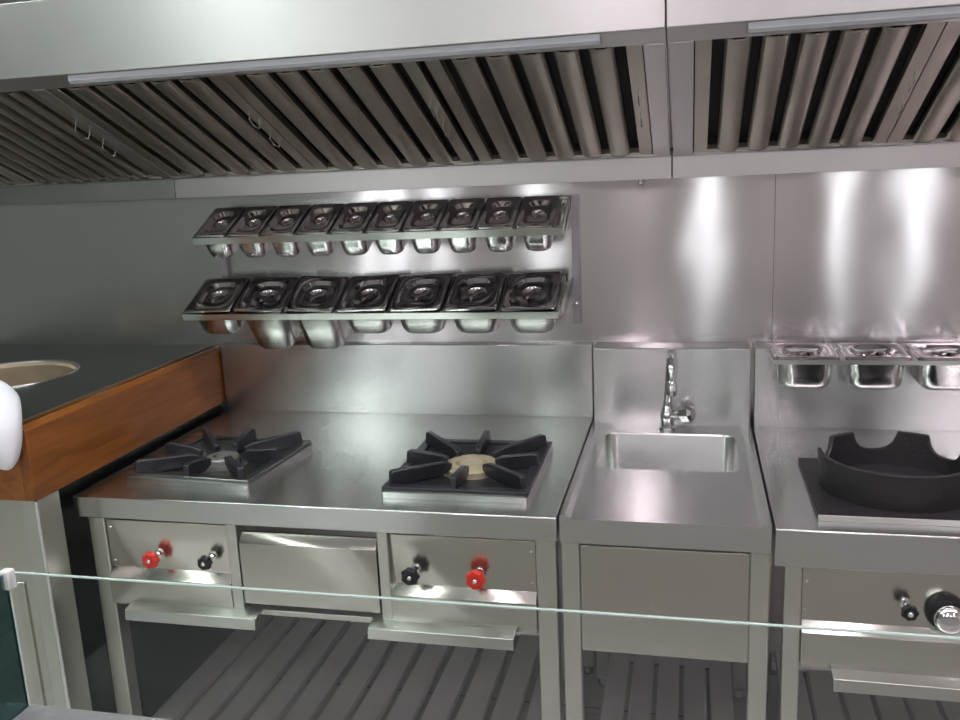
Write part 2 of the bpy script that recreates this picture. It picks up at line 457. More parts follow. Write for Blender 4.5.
# ------------------------------------------------------------------ sink unit
S0, S1, DS = 1.2565, 1.711, 0.746
sk = thing('sink_unit', 'stainless sink unit with drainboard and splashback between the two ranges', 'sink', (1.484, 0.4, 0))
bm = bmesh.new()
BX, BY, BW, BD = 1.4835, 0.500, 0.360, 0.316
n = 6
inner = rr(BW, BD, 0.035, ZW, BX, BY, n)
outer = []
x0, x1, y0, y1 = S0, S1, 0.0, DS
for q, (cx, cy) in enumerate(((x1, y1), (x0, y1), (x0, y0), (x1, y0))):
    for kk in range(n + 1): outer.append((cx, cy, ZW))
Ri = [bm.verts.new(p) for p in inner]
Ro = [bm.verts.new(p) for p in (outer[0], outer[n + 1], outer[2 * (n + 1)], outer[3 * (n + 1)])]
for q in range(4):
    for kk in range(n):
        bm.faces.new((Ro[q], Ri[q * (n + 1) + kk + 1], Ri[q * (n + 1) + kk]))
    qa = (q + 1) % 4
    bm.faces.new((Ro[q], Ro[qa], Ri[qa * (n + 1)], Ri[q * (n + 1) + n]))
Rb = [bm.verts.new((p.co.x, p.co.y, ZW - 0.058)) for p in Ro]
for q in range(4):
    bm.faces.new((Ro[q], Rb[q], Rb[(q + 1) % 4], Ro[(q + 1) % 4]))
# raised marine edges
prism(bm, [(S0, ZW), (S0, ZW + 0.007), (S0 + 0.012, ZW + 0.007), (S0 + 0.024, ZW)], 'y', 0.0, DS)
prism(bm, [(S1, ZW), (S1, ZW + 0.007), (S1 - 0.012, ZW + 0.007), (S1 - 0.024, ZW)], 'y', 0.0, DS)
obj('worktop', bm, 'work', sk)
bm = bmesh.new()
loft(bm, [rr(BW, BD, 0.035, ZW, BX, BY), rr(BW - 0.006, BD - 0.006, 0.035, ZW - 0.006, BX, BY), rr(BW - 0.012, BD - 0.012, 0.035, ZW - 0.14, BX, BY),
          rr(BW - 0.04, BD - 0.04, 0.03, ZW - 0.165, BX, BY), rr(0.09, 0.09, 0.044, ZW - 0.172, BX, BY)], False, True)
bs = obj('basin', bm, 'work', sk, smooth=True)
obj('drain', lathe(bmesh.new(), [(0.04, ZW - 0.172), (0.038, ZW - 0.169), (0.03, ZW - 0.171), (0.005, ZW - 0.1715)], (BX, BY, 0), n=24), 'chrome', bs, smooth=True)
obj('backsplash', box(S0, S1, DS, WY - 0.001, ZW - 0.058, ZW + 0.233), 'splash', sk, 0.003)
obj('apron_panel', prism(bmesh.new(), [(0.030, 0.785), (0.021, 0.777), (0.020, 0.516), (0.05, 0.516), (0.05, 0.785)], 'x', 1.2985, 1.669), 'panel', sk, 0.001)
for lx in (S0, S1 - 0.041):
    for ly in (0.012, 0.68):
        lg = obj('leg', box(lx, lx + 0.041, ly, ly + 0.041, 0.03, ZW - 0.058), 'leg', sk, 0.003)
        obj('foot', lathe(bmesh.new(), [(0.016, 0.0), (0.018, 0.008), (0.012, 0.03)], (lx + 0.0205, ly + 0.0205, 0), n=16), 'bracket', lg)
slat_shelf(1.2995, 1.668, 0.03, 0.72, 0.15, sk, 0.075, 0.014)
obj('back_panel', box(S0, S1, 0.725, 0.745, 0.13, 0.79), 'backsheet', sk)

# swan-neck tap
FX, FY = 1.475, 0.703
tp = thing('tap', 'chrome swan-neck tap with side handle behind the sink basin', 'tap', (FX, FY, ZW))
obj('base', lathe(bmesh.new(), [(0.024, ZW + 0.0005), (0.024, ZW + 0.006), (0.017, ZW + 0.012), (0.016, ZW + 0.03), (0.019, ZW + 0.034), (0.019, ZW + 0.05), (0.013, ZW + 0.058), (0.0125, ZW + 0.068), (0.010, ZW + 0.072)], (FX, FY, 0), n=24), 'chrome', tp, smooth=True)
pts = [(FX, FY, ZW + 0.06), (FX + 0.004, FY, ZW + 0.12), (FX + 0.008, FY - 0.003, ZW + 0.185)]
for i in range(1, 10):
    a = PI * i / 9
    pts.append((FX + 0.008 + 0.006 * i / 9, FY - 0.003 - 0.05 * (1 - math.cos(a)), ZW + 0.185 + 0.042 * math.sin(a)))
pts.append((FX + 0.015, FY - 0.103, ZW + 0.165))
obj('spout', tube(bmesh.new(), pts, 0.0105, 14), 'chrome', tp, smooth=True)
obj('aerator', lathe(bmesh.new(), [(0.010, ZW + 0.128), (0.0145, ZW + 0.131), (0.0145, ZW + 0.166), (0.011, ZW + 0.172)], (FX + 0.015, FY - 0.103, 0), n=20), 'chrome', tp, smooth=True)
obj('valve_body', tube(bmesh.new(), [(FX, FY, ZW + 0.043), (FX + 0.025, FY - 0.012, ZW + 0.047), (FX + 0.04, FY - 0.02, ZW + 0.05)], [0.011, 0.010, 0.012], 16), 'chrome', tp, smooth=True)
hb = bmesh.new()
tube(hb, [(FX + 0.036, FY - 0.018, ZW + 0.05), (FX + 0.044, FY - 0.022, ZW + 0.051), (FX + 0.066, FY - 0.032, ZW + 0.056), (FX + 0.074, FY - 0.036, ZW + 0.058)], [0.013, 0.024, 0.025, 0.016], 8)
obj('handle', hb, 'chrome', tp, smooth=True, ang=30)

# ------------------------------------------------------------------ wok range (right)
RX0, RX1, DR, ZR = 1.7185, 2.75, 0.746, 0.848
wr = thing('wok_range', 'stainless wok range with high apron, right of the sink unit', 'stove', (2.23, 0.4, 0))
obj('worktop', box(RX0, RX1, 0, DR, ZR - 0.086, ZR), 'work', wr, 0.003)
obj('backsplash', box(RX0 + 0.002, RX1, DR, WY - 0.003, ZR - 0.086, ZR + 0.236), 'splash', wr, 0.003)
for lx in (1.741, RX1 - 0.05):
    for ly in (0.012, 0.69):
        lg = obj('leg', box(lx, lx + 0.036, ly, ly + 0.04, 0.03, ZR - 0.086), 'leg', wr, 0.003)
        obj('foot', lathe(bmesh.new(), [(0.014, 0.0), (0.016, 0.008), (0.011, 0.03)], (lx + 0.018, ly + 0.02, 0), n=16), 'bracket', lg)
p3 = control_panel(1.7785, RX1 - 0.052, 0.757, 0.632, 0.528, wr)
k = hand_wheel(1.986, 0.685, p3, 'black', r=0.0165); k['label'] = 'small black valve knob'
# chrome ball knob in a black bezel
bz = obj('bezel', lathe(bmesh.new(), [(0.040, 0.023), (0.040, 0.012), (0.037, 0.006), (0.03, 0.004), (0.004, 0.004)], (2.064, 0, 0.673), 'y', 32), 'black', p3, smooth=True)
bm = bmesh.new()
lathe(bm, [(0.016, 0.006), (0.018, -0.001), (0.027, -0.006), (0.031, -0.015), (0.029, -0.025), (0.021, -0.033), (0.010, -0.037), (0.001, -0.038)], (2.064, 0, 0.673), 'y', 28)
k = obj('burner_knob', bm, 'chrome', p3, smooth=True); k['label'] = 'large round chrome knob on a black bezel'
for z in (0.722, 0.655): screw(1.787, z, p3)
drip_tray(1.842, 2.5, wr, 0.499, 0.532)
slat_shelf(1.785, RX1 - 0.06, 0.03, 0.72, 0.16, wr, 0.08, 0.014)
obj('back_panel', box(RX0, RX1, 0.725, 0.745, 0.14, 0.78), 'backsheet', wr)
# gas pipe with a round valve under the tray
gp = obj('gas_pipe', tube(bmesh.new(), [(1.79, 0.22, 0.40), (1.86, 0.22, 0.405), (2.2, 0.22, 0.405), (2.69, 0.22, 0.405)], 0.009, 12), 'shelf', wr, smooth=True)
obj('pipe_valve', lathe(bmesh.new(), [(0.006, 0.355), (0.012, 0.36), (0.019, 0.372), (0.022, 0.388), (0.019, 0.403), (0.012, 0.414), (0.006, 0.42)], (2.00, 0.205, 0), 'z', 24), 'chrome', gp, smooth=True)
# burner plate
px0, px1, py0, py1 = 1.812, 2.21, 0.06, 0.445
pl = obj('burner_plate', box(px0, px1, py0, py1, ZR + 0.0003, ZR + 0.012), 'wokiron', wr, 0.0015)
obj('plate_rim', box(px0 - 0.001, px1 + 0.001, py0 - 0.005, py0 - 0.0002, ZR + 0.0003, ZR + 0.0135), 'rack', pl, 0.001)
obj('wok_burner_head', lathe(bmesh.new(), [(0.06, ZR + 0.012), (0.06, ZR + 0.022), (0.05, ZR + 0.027), (0.005, ZR + 0.027)], (2.005, 0.258, 0), n=28), 'wokiron', pl, smooth=True)

# wok ring with three notches at the rear
def wok_ring(cx, cy, z0, r, h):
    bm = bmesh.new(); n = 240
    notches = [(math.radians(97), 0.054, 0.045), (math.radians(37), 0.050, 0.045), (math.radians(157), 0.050, 0.045)]
    loops = [[], [], [], [], [], []]
    for i in range(n):
        a = 2 * PI * i / n
        top = h
        for na, w, dp in notches:
            s = abs(math.atan2(math.sin(a - na), math.cos(a - na))) * r
            if s < w:
                u = s / w
                top = min(top, h - dp * math.sqrt(max(0, 1 - u ** 2.6)))
        ca, sa = math.cos(a), math.sin(a)
        def P(rad, z): return (cx + rad * ca, cy + rad * sa, z0 + z)
        t = 0.011
        rb = r - 0.006
        rt = rb + 0.006 * top / h
        loops[0].append(P(rb - t, 0)); loops[1].append(P(rb, 0)); loops[2].append(P(rt, top - 0.002)); loops[3].append(P(rt - 0.003, top))
        loops[4].append(P(rt - t + 0.003, top)); loops[5].append(P(rt - t, top - 0.002))
    loft(bm, loops + [loops[0]])
    return bm
wk = obj('wok_ring', wok_ring(2.005, 0.258, ZR + 0.0125, 0.172, 0.083), 'wokiron', smooth=True, ang=50)
tag(wk, 'black iron wok ring with scooped notches standing on the right range', 'wok ring')

# ------------------------------------------------------------------ pans with lids
def make_pan(w, d, depth, name='food_pan'):
    t = local_thing(name, 'pan', 'food pan')
    c = 0.02 if w > 0.12 else 0.016
    iw, idp = w - 0.020, d - 0.024
    bm = bmesh.new()
    tp_ = 0.045
    bw, bd = iw - 2 * tp_ * depth * 1.2, idp - 2 * tp_ * depth * 1.2
    rc = min(iw, idp) * 0.26
    loft(bm, [rr(w - 0.002, d - 0.002, c * 0.6, -0.003), rr(w - 0.002, d - 0.002, c * 0.6, 0.0), rr(iw, idp, rc * 0.8, 0.0), rr(iw - 0.004, idp - 0.004, rc * 0.8, -0.004),
              rr((iw + bw) / 2, (idp + bd) / 2, rc, -depth * 0.55),
              rr(bw, bd, rc, -depth + 0.016), rr(bw - 0.006, bd - 0.006, rc * 0.95, -depth + 0.007), rr(bw - 0.022, bd - 0.022, rc * 0.8, -depth)], False, True)
    obj('pan_body', bm, 'pan', t, smooth=True, local=True, ang=60)
    bm = bmesh.new()
    m = min(w, d)
    lw, ld = w - 0.003, d - 0.003
    r0 = m * 0.20
    cz = 0.0
    ow, od = lw * 0.70, ld * 0.72
    loft(bm, [rr(lw, ld, c * 0.55, 0.0006), rr(lw, ld, c * 0.55, 0.0058), rr(lw - 0.003, ld - 0.003, c * 0.5, 0.007), rr(lw - 0.016, ld - 0.018, c, 0.007),
              rr(ow + 0.006, od + 0.006, min(ow, od) * 0.36, 0.0055), rr(ow, od, min(ow, od) * 0.36, 0.004), rr(ow - 0.014, od - 0.014, min(ow, od) * 0.34, -0.006), rr(ow - 0.020, od - 0.020, min(ow, od) * 0.32, -0.0072),
              circ_like(r0 + 0.005, -0.005), circ_like(r0 + 0.001, -0.0045), circ_like(r0 * 0.82, -0.014), circ_like(r0 * 0.5, -0.016), circ_like(r0 * 0.1, -0.016)], False, True)
    ld_ = obj('lid', bm, 'lid', t, smooth=True, local=True, ang=50)
    bm = bmesh.new()
    L = r0 * 0.92; hw = 0.0045
    prof = [(-L, -0.009), (-L + 0.003, -0.009), (-L * 0.62, -0.004), (L * 0.62, -0.004), (L - 0.003, -0.009), (L, -0.009), (L * 0.66, -0.0015), (-L * 0.66, -0.0015)]
    prism(bm, prof, 'y', -hw, hw)
    bmesh.ops.transform(bm, matrix=Matrix.Rotation(math.radians(58), 4, 'Z'), verts=bm.verts)
    obj('lid_handle', bm, 'lid', ld_, bevel=0.001, local=True)
    return t

# frame of a rack: sloping plane from front edge (yf, zf) to rear edge (yr, zr)
def place_pan(root, x, yf, zf, yr, zr, d, lift=0.0, tilt=0.0):
    sl = math.atan2(zr - zf, yr - yf)
    L = math.hypot(zr - zf, yr - yf)
    u = d / 2 + (L - d) / 2
    root.location = (x, yf + u * math.cos(sl) - math.sin(sl) * lift, zf + u * math.sin(sl) + math.cos(sl) * lift)
    root.rotation_euler = (sl + tilt, 0, 0)

def rack_frame(name, x0, x1, yf, zf, yr, zr, edges, parent, lip=0.022):
    """two long rails, end rails and cross bars on the sloping plane"""
    sl = math.atan2(zr - zf, yr - yf); L = math.hypot(zr - zf, yr - yf)
    bm = bmesh.new()
    def add(xa, xb, ua, ub, va, vb): bx(bm, xa, xb, ua, ub, va, vb)
    add(x0, x1, -0.003, 0.0, -lip, 0.0005)           # front lip
    add(x0, x1, 0.0, 0.010, -0.005, -0.0035)
    add(x0, x1, L - 0.010, L, -0.005, -0.0035)
    add(x0, x1, L, L + 0.003, -lip, 0.0005)
    add(x0 - 0.003, x0, -0.003, L + 0.003, -lip, 0.0005)
    add(x1, x1 + 0.003, -0.003, L + 0.003, -lip, 0.0005)
    for e in edges: add(e - 0.006, e + 0.006, 0.010, L - 0.010, -0.006, -0.0035)
    bmesh.ops.transform(bm, matrix=Matrix.Translation((0, yf, zf)) @ Matrix.Rotation(sl, 4, 'X'), verts=bm.verts)
    return obj(name, bm, 'rack', parent)

rk = thing('pan_rack', 'two-tier sloping steel pan rack fixed to wall above the gas range', 'rack', (0.625, 0.80, 1.14))
UX0, UX1, UYF, UZF, UYR, UZR = 0.050, 1.190, 0.628, 1.450, 0.785, 1.528
LX0, LX1, LYF, LZF, LYR, LZR = -0.012, 1.172, 0.622, 1.2145, 0.785, 1.300
NU, NL = 10, 7
pu = (UX1 - UX0 - 0.022) / NU; plw = (LX1 - LX0) / NL
rack_frame('upper_tier', UX0, UX1, UYF, UZF, UYR, UZR, [UX0 + pu * i for i in range(1, NU + 1)], rk)
rack_frame('lower_tier', LX0, LX1, LYF, LZF, LYR, LZR, [LX0 + plw * i for i in range(1, NL)], rk)
for s, bx0 in ((-1, 0.030), (1, 1.1935)):
    b = obj('wall_bracket', box(bx0, bx0 + 0.022, 0.812, WY - 0.001, 1.145, 1.53), 'bracket', rk, 0.001)
    for z in (1.44, 1.21):
        obj('screw', lathe(bmesh.new(), [(0.004, 0.813), (0.004, 0.810), (0.002, 0.809)], (bx0 + 0.011, 0, z), 'y', 10), 'chrome', b)
    for (zz, yf_) in ((UZR, UYR), (LZR, LYR)):
        obj('bracket_arm', box(bx0 + 0.003, bx0 + 0.0055, 0.70, 0.8125, zz - 0.10, zz - 0.026) if False else
            prism(bmesh.new(), [(0.8125, zz - 0.012), (0.79, zz - 0.024), (0.66, zz - 0.088), (0.66, zz - 0.095), (0.8125, zz - 0.085)], 'x', bx0 + (0.0 if s < 0 else 0.0), bx0 + 0.0025), 'rack', b)

# --- small pans, upper tier
dU = math.hypot(UZR - UZF, UYR - UYF) - 0.001
ul = ['small lidded pan at the left end of the upper rack tier',
      'second small lidded pan from the left on the upper rack tier',
      'third small lidded pan from the left on the upper rack tier',
      'fourth small lidded pan from the left on the upper rack tier',
      'fifth small lidded pan from the left on the upper rack tier',
      'fifth small lidded pan from the right on the upper rack tier',
      'fourth small lidded pan from the right on the upper rack tier',
      'third small lidded pan from the right on the upper rack tier',
      'second small lidded pan from the right on the upper rack tier',
      'small lidded pan at the right end of the upper rack tier']
small = make_pan(pu - 0.004, dU, 0.094, 'small_food_pan')
small['group'] = 'small lidded pans on the upper rack tier'; small['label'] = ul[0]
for i in range(NU):
    o = small if i == 0 else dup(small, ul[i])
    place_pan(o, UX0 + pu * (i + 0.5), UYF, UZF, UYR, UZR, dU, 0.0006)
# --- larger pans, lower tier (second and third are deep)
dL = math.hypot(LZR - LZF, LYR - LYF) - 0.001
ll = ['shallow lidded pan at the left end of the lower rack tier, lid tilted up',
      'deep lidded pan, second from the left on the lower rack tier',
      'deep lidded pan, third from the left on the lower rack tier',
      'shallow lidded pan in the middle of the lower rack tier',
      'shallow lidded pan, third from the right on the lower rack tier',
      'shallow lidded pan, second from the right on the lower rack tier',
      'shallow lidded pan at the right end of the lower rack tier']
shallow = make_pan(plw - 0.004, dL, 0.103)
shallow['group'] = 'lidded pans on the lower rack tier'
deep = make_pan(plw - 0.004, dL, 0.168, 'deep_food_pan')
deep['group'] = 'lidded pans on the lower rack tier'
us = ud = False
for i in range(NL):
    x = LX0 + plw * (i + 0.5)
    if i in (1, 2):
        o = dup(deep, ll[i]) if ud else deep
        ud = True
    else:
        o = dup(shallow, ll[i]) if us else shallow
        us = True
    o['label'] = ll[i]
    place_pan(o, x, LYF, LZF, LYR, LZR, dL, 0.0006)
    if i in (0, 1):
        lid = [c for c in o.children if c.name.startswith('lid')][0]
        lid.rotation_euler = (0, math.radians(-2.2 if i == 0 else 2.4), 0)
        lid.location.z += 0.0035

# --- right-hand rack and its pans
rr_ = thing('pan_rack', 'level steel pan rack fixed to wall above the wok range', 'rack', (2.2, 0.80, 1.0))
QX0, QYF, QZ, QYR = 1.757, 0.610, 1.079, 0.790
NQ, pq = 5, 0.1795
QX1 = QX0 + pq * NQ + 0.012
rack_frame('rack_frame', QX0, QX1, QYF, QZ, QYR, QZ + 0.004, [QX0 + pq * i + 0.003 for i in range(1, NQ)], rr_, 0.011)
obj('wall_bracket', box(1.763, 1.768, 0.70, 0.8285, 1.005, 1.056), 'rack', rr_, 0.001)
obj('wall_bracket', box(QX1 - 0.02, QX1 - 0.015, 0.70, 0.8285, 1.005, 1.056), 'rack', rr_, 0.001)
dQ = QYR - QYF - 0.001
ql = ['bright lidded pan at the left end of the rack above the wok range',
      'bright lidded pan, second from the left on the rack above the wok range',
      'bright lidded pan, third from the left on the rack above the wok range']
wide = make_pan(0.166, dQ, 0.088)
wide['group'] = 'lidded pans on the rack above the wok range'; wide['label'] = ql[0]
for i in range(3):
    o = wide if i == 0 else dup(wide, ql[i])
    place_pan(o, QX0 + 0.006 + pq * i + 0.084, QYF, QZ, QYR, QZ + 0.004, dQ, 0.0006)

# ------------------------------------------------------------------ exhaust hoods and baffle filters
HYB, HZB, HYF, HZF = 0.735, 1.642, 0.185, 1.878     # filter plane: lower rear edge -> upper front edge
HSL = math.atan2(HZF - HZB, HYF - HYB)              # direction along the slope (towards the front)
HLEN = math.hypot(HZF - HZB, HYF - HYB)
FPY = 0.12
SEAM = 1.488
def hood(label, x0, x1, strip, troughs, caps):
    t = thing('exhaust_hood', label, 'exhaust hood', ((x0 + x1) / 2, 0.45, 1.57))
    obj('front_panel', prism(bmesh.new(), [(FPY, 1.890), (FPY - 0.004, 2.064), (FPY + 0.03, 2.064), (FPY + 0.004, 2.05), (FPY + 0.006, 1.894), (FPY + 0.02, 1.894), (FPY + 0.02, 1.890)], 'x', x0, x1), 'hood', t, 0.002)
    obj('top_panel', prism(bmesh.new(), [(FPY + 0.005, 2.045), (FPY + 0.005, 2.06), (WY - 0.001, 2.06), (WY - 0.001, 2.045)], 'x', x0, x1), 'hood', t)
    for (a, b, m) in troughs:
        obj('grease_trough', prism(bmesh.new(), [(0.757, 1.574), (0.757, 1.634), (0.752, 1.634), (0.752, 1.569), (WY - 0.001, 1.569), (WY - 0.001, 1.574)], 'x', a, b), m, t, 0.001)
    # rear rail carrying the lower filter edge, front rail carrying the upper
    obj('filter_rail', prism(bmesh.new(), [(0.7565, 1.622), (0.7565, 1.6335), (HYB + 0.002, HZB - 0.012), (HYB - 0.006, HZB - 0.008), (HYB - 0.003, HZB), (0.79, 1.66), (0.79, 1.622)], 'x', x0, x1), 'hood', t)
    obj('filter_rail', prism(bmesh.new(), [(0.1415, 1.8905), (HYF + 0.006, HZF - 0.010), (HYF + 0.009, HZF - 0.002), (HYF, HZF + 0.006), (0.1415, 1.898)], 'x', x0, x1), 'hood', t)
    for (a, b) in caps:
        bm = bmesh.new()
        prism(bm, [(HYB + 0.002, HZB - 0.012), (HYF + 0.006, HZF - 0.012), (HYF, HZF + 0.01), (HYB, HZB + 0.014)], 'x', a, b)
        obj('filler_strip', bm, 'hood', t, 0.001)
    # plenum behind the filters, shade of the gaps put into its colour
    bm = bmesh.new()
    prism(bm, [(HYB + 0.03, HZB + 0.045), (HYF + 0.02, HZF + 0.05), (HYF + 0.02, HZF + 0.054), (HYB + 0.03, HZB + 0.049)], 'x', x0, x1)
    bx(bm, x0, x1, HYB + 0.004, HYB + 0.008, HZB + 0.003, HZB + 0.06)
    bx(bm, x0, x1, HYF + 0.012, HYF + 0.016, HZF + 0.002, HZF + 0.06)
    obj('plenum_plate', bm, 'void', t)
    for xa, xb in ((x0, x0 + 0.003), (x1 - 0.003, x1)):
        obj('end_panel', prism(bmesh.new(), [(FPY + 0.008, 1.900), (FPY + 0.008, 2.04), (WY - 0.002, 2.04), (WY - 0.002, 1.64), (0.77, 1.64)], 'x', xa, xb), 'hood', t)
    sx0, sx1 = strip
    obj('lamp_batten', prism(bmesh.new(), [(0.128, 1.8895), (0.128, 1.876), (0.136, 1.869), (0.162, 1.869), (0.168, 1.8755), (0.168, 1.8895)], 'x', sx0, sx1), 'batten', t, 0.001)
    return t
hood('long stainless exhaust hood over the gas range and oven', -1.12, SEAM - 0.0012, (0.06, 1.352),
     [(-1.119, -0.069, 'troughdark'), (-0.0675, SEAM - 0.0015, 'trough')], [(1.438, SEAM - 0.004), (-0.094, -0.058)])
hood('stainless exhaust hood over the wok range, right of the hood seam', SEAM + 0.0012, 2.58, (1.652, 2.5),
     [(SEAM + 0.0015, 2.579, 'trough')], [(SEAM + 0.004, 1.545)])
obj_h = None

def make_filter(w, nslat, edge, fill=0.70):
    """local frame: x across, y along the slope towards the front (0..HLEN), z out of the face (downwards side negative)"""
    t = local_thing('baffle_filter', 'filter', 'grease filter')
    bm = bmesh.new()
    # frame: two side rails, thin end rails
    for s in (-1, 1):
        bx(bm, s * w / 2 - (0 if s < 0 else edge), s * w / 2 + (edge if s < 0 else 0), 0.004, HLEN - 0.004, -0.006, 0.012)
    bx(bm, -w / 2 + edge, w / 2 - edge, 0.004, 0.012, -0.004, 0.012)
    bx(bm, -w / 2 + edge, w / 2 - edge, HLEN - 0.012, HLEN - 0.004, -0.004, 0.012)
    obj('filter_frame', bm, 'filter', t, bevel=0.001, local=True)
    inner = w - 2 * edge
    p = inner / (nslat + 0.4)
    sw = p * fill
    bm = bmesh.new()
    for i in range(nslat):
        cx = -inner / 2 + p * (i + 0.7)
        h = sw / 2
        outer = [(cx - h, 0.012), (cx - h, -0.002), (cx - h * 0.82, -0.009), (cx - h * 0.4, -0.0125), (cx + h * 0.4, -0.0125), (cx + h * 0.82, -0.009), (cx + h, -0.002), (cx + h, 0.012),
                 (cx + h - 0.002, 0.012), (cx + h - 0.002, -0.001), (cx + h * 0.35, -0.009), (cx - h * 0.35, -0.009), (cx - h + 0.002, -0.001), (cx - h + 0.002, 0.012)]
        prism(bm, outer, 'y', 0.0125, HLEN - 0.0125)
    # rear layer of channels covering the gaps
    obj('baffles', bm, 'filter', t, bevel=0.0, smooth=True, local=True, ang=28)
    bm = bmesh.new()
    for i in range(nslat + 1):
        cx = -inner / 2 + p * (i + 0.2)
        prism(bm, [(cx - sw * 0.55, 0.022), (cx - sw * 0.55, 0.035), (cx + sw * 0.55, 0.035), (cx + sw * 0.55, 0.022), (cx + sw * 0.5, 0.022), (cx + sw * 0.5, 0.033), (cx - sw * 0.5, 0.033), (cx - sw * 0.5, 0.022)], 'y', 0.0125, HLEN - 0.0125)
    obj('rear_baffles', bm, 'void', t, local=True)  # rear channels coloured near-black for the shade between slats
    for yy in (HLEN * 0.42, HLEN * 0.62):
        bm = bmesh.new()
        zz = -0.006
        s = -1
        tube(bm, [(-w / 2 + edge * 0.5, yy - 0.03, zz), (-w / 2 + edge * 0.5, yy - 0.028, zz - 0.022), (-w / 2 + edge * 0.5, yy, zz - 0.028), (-w / 2 + edge * 0.5, yy + 0.028, zz - 0.022), (-w / 2 + edge * 0.5, yy + 0.03, zz)], 0.0018, 8)
        obj('wire_handle', bm, 'chrome', t, smooth=True, local=True)
    return t
# orientation: local y -> slope direction (front/up), local x -> -x so that z points up/back
def place_filter(o, x):
    ys = Vector((0, math.cos(HSL), math.sin(HSL)))          # HSL > pi/2 : towards -y, up
    xs = Vector((-1, 0, 0)); zs = xs.cross(ys)
    m = Matrix((xs, ys, zs)).transposed().to_4x4()
    o.matrix_world = Matrix.Translation((x, HYB, HZB)) @ m
    o.location = (x, HYB, HZB); o.rotation_euler = m.to_euler()
fa = make_filter(0.4905, 5, 0.035)
g1, g2 = 'wide-slat baffle filters in the left hood', 'wide-slat baffle filters in the right hood'
fl = [(0.187, 'baffle grease filter in the left hood above the pan rack left half', g1),
      (0.680, 'baffle grease filter in the left hood above the pan rack right half', g1),
      (1.1905, 'baffle grease filter at the right end of the left hood, by the seam', g1),
      (1.7925, 'baffle grease filter at the left end of the right hood', g2),
      (2.285, 'baffle grease filter at the right edge of the photo', g2)]
WIDTHS = {}
for i, (x, lb, g) in enumerate(fl):
    o = fa if i == 0 else dup(fa, lb, g)
    o['label'] = lb; o['group'] = g
    place_filter(o, x)
fb = make_filter(0.50, 8, 0.028, 0.56)
fb['label'] = 'dim narrow-slat baffle filter above the round oven opening'; fb['group'] = 'narrow-slat baffle filters at the left'
place_filter(fb, -0.345)
o = dup(fb, 'dim narrow-slat baffle filter cut off by the left photo edge')
place_filter(o, -0.848)
# small bolt under the hood seam
tag(obj('hood_bolt', lathe(bmesh.new(), [(0.007, 1.553), (0.009, 1.556), (0.009, 1.562), (0.006, 1.564), (0.006, 1.5685)], (1.40, 0.775, 0), n=6), 'chrome'), 'small hanging bolt under the trough near the hood seam', 'bolt')

# ------------------------------------------------------------------ tandoor oven at the left
TX0, TX1, TYF, TYB, TZ = -1.0, -0.006, -0.118, WY - 0.001, 1.072
td = thing('tandoor_oven', 'dark-topped round-mouthed oven counter with varnished wood trim at the left', 'oven', (-0.5, 0.36, 0))
HX, HY, HR = -0.485, 0.380, 0.205
bm = bmesh.new()
nq = 12
inner = circ_like(HR, TZ, HX, HY, nq)
tx0, tx1, ty0, ty1 = TX0 + 0.036, TX1 - 0.036, TYF + 0.036, TYB
Ri = [bm.verts.new(p) for p in inner]
Ro = [bm.verts.new(p) for p in ((tx1, ty1, TZ), (tx0, ty1, TZ), (tx0, ty0, TZ), (tx1, ty0, TZ))]
for q in range(4):
    for kk in range(nq):
        bm.faces.new((Ro[q], Ri[q * (nq + 1) + kk + 1], Ri[q * (nq + 1) + kk]))
    qa = (q + 1) % 4
    bm.faces.new((Ro[q], Ro[qa], Ri[qa * (nq + 1)], Ri[q * (nq + 1) + nq]))
Rb = [bm.verts.new((v.co.x, v.co.y, TZ - 0.004)) for v in Ro]
for q in range(4):
    bm.faces.new((Ro[q], Rb[q], Rb[(q + 1) % 4], Ro[(q + 1) % 4]))
obj('oven_top', bm, 'darktop', td)
bm = bmesh.new()
prof = [(HR + 0.004, TZ + 0.0002), (HR + 0.003, TZ + 0.003), (HR - 0.001, TZ + 0.0035), (HR - 0.005, TZ + 0.001), (HR - 0.007, TZ - 0.012)]
lathe(bm, prof, (HX, HY, 0), 'z', 56, False, False)
obj('mouth_ring', bm, 'rack', td, smooth=True)
bm = bmesh.new()
lathe(bm, [(HR - 0.0085, TZ - 0.004), (HR - 0.016, TZ - 0.012), (HR - 0.01, TZ - 0.03), (HR + 0.04, TZ - 0.20), (HR + 0.04, TZ - 0.42), (HR - 0.04, TZ - 0.60), (0.01, TZ - 0.62)], (HX, HY, 0), 'z', 56, False, True)
obj('clay_pot', bm, 'clay', td, smooth=True)
# thin steel trim at the edge of the top
bm = bmesh.new()
bx(bm, tx1 + 0.0003, tx1 + 0.005, ty0 - 0.005, ty1, TZ - 0.004, TZ + 0.003)
bx(bm, tx0, tx1, ty0 - 0.005, ty0 - 0.0003, TZ - 0.004, TZ + 0.003)
obj('edge_trim', bm, 'rack', td)
obj('wood_side_board', prism(bmesh.new(), [(TX1 - 0.028, 0.880), (TX1, 0.880), (TX1, 1.058), (TX1 - 0.012, TZ - 0.001), (TX1 - 0.0165, TZ - 0.001), (TX1 - 0.028, TZ - 0.006)], 'y', TYF, TYB), 'wood', td, 0.002)
obj('wood_front_board', prism(bmesh.new(), [(TYF + 0.028, 0.880), (TYF, 0.880), (TYF, 1.058), (TYF + 0.012, TZ - 0.001), (TYF + 0.0165, TZ - 0.001), (TYF + 0.028, TZ - 0.006)], 'x', TX0, TX1 - 0.0285), 'wood', td, 0.002)
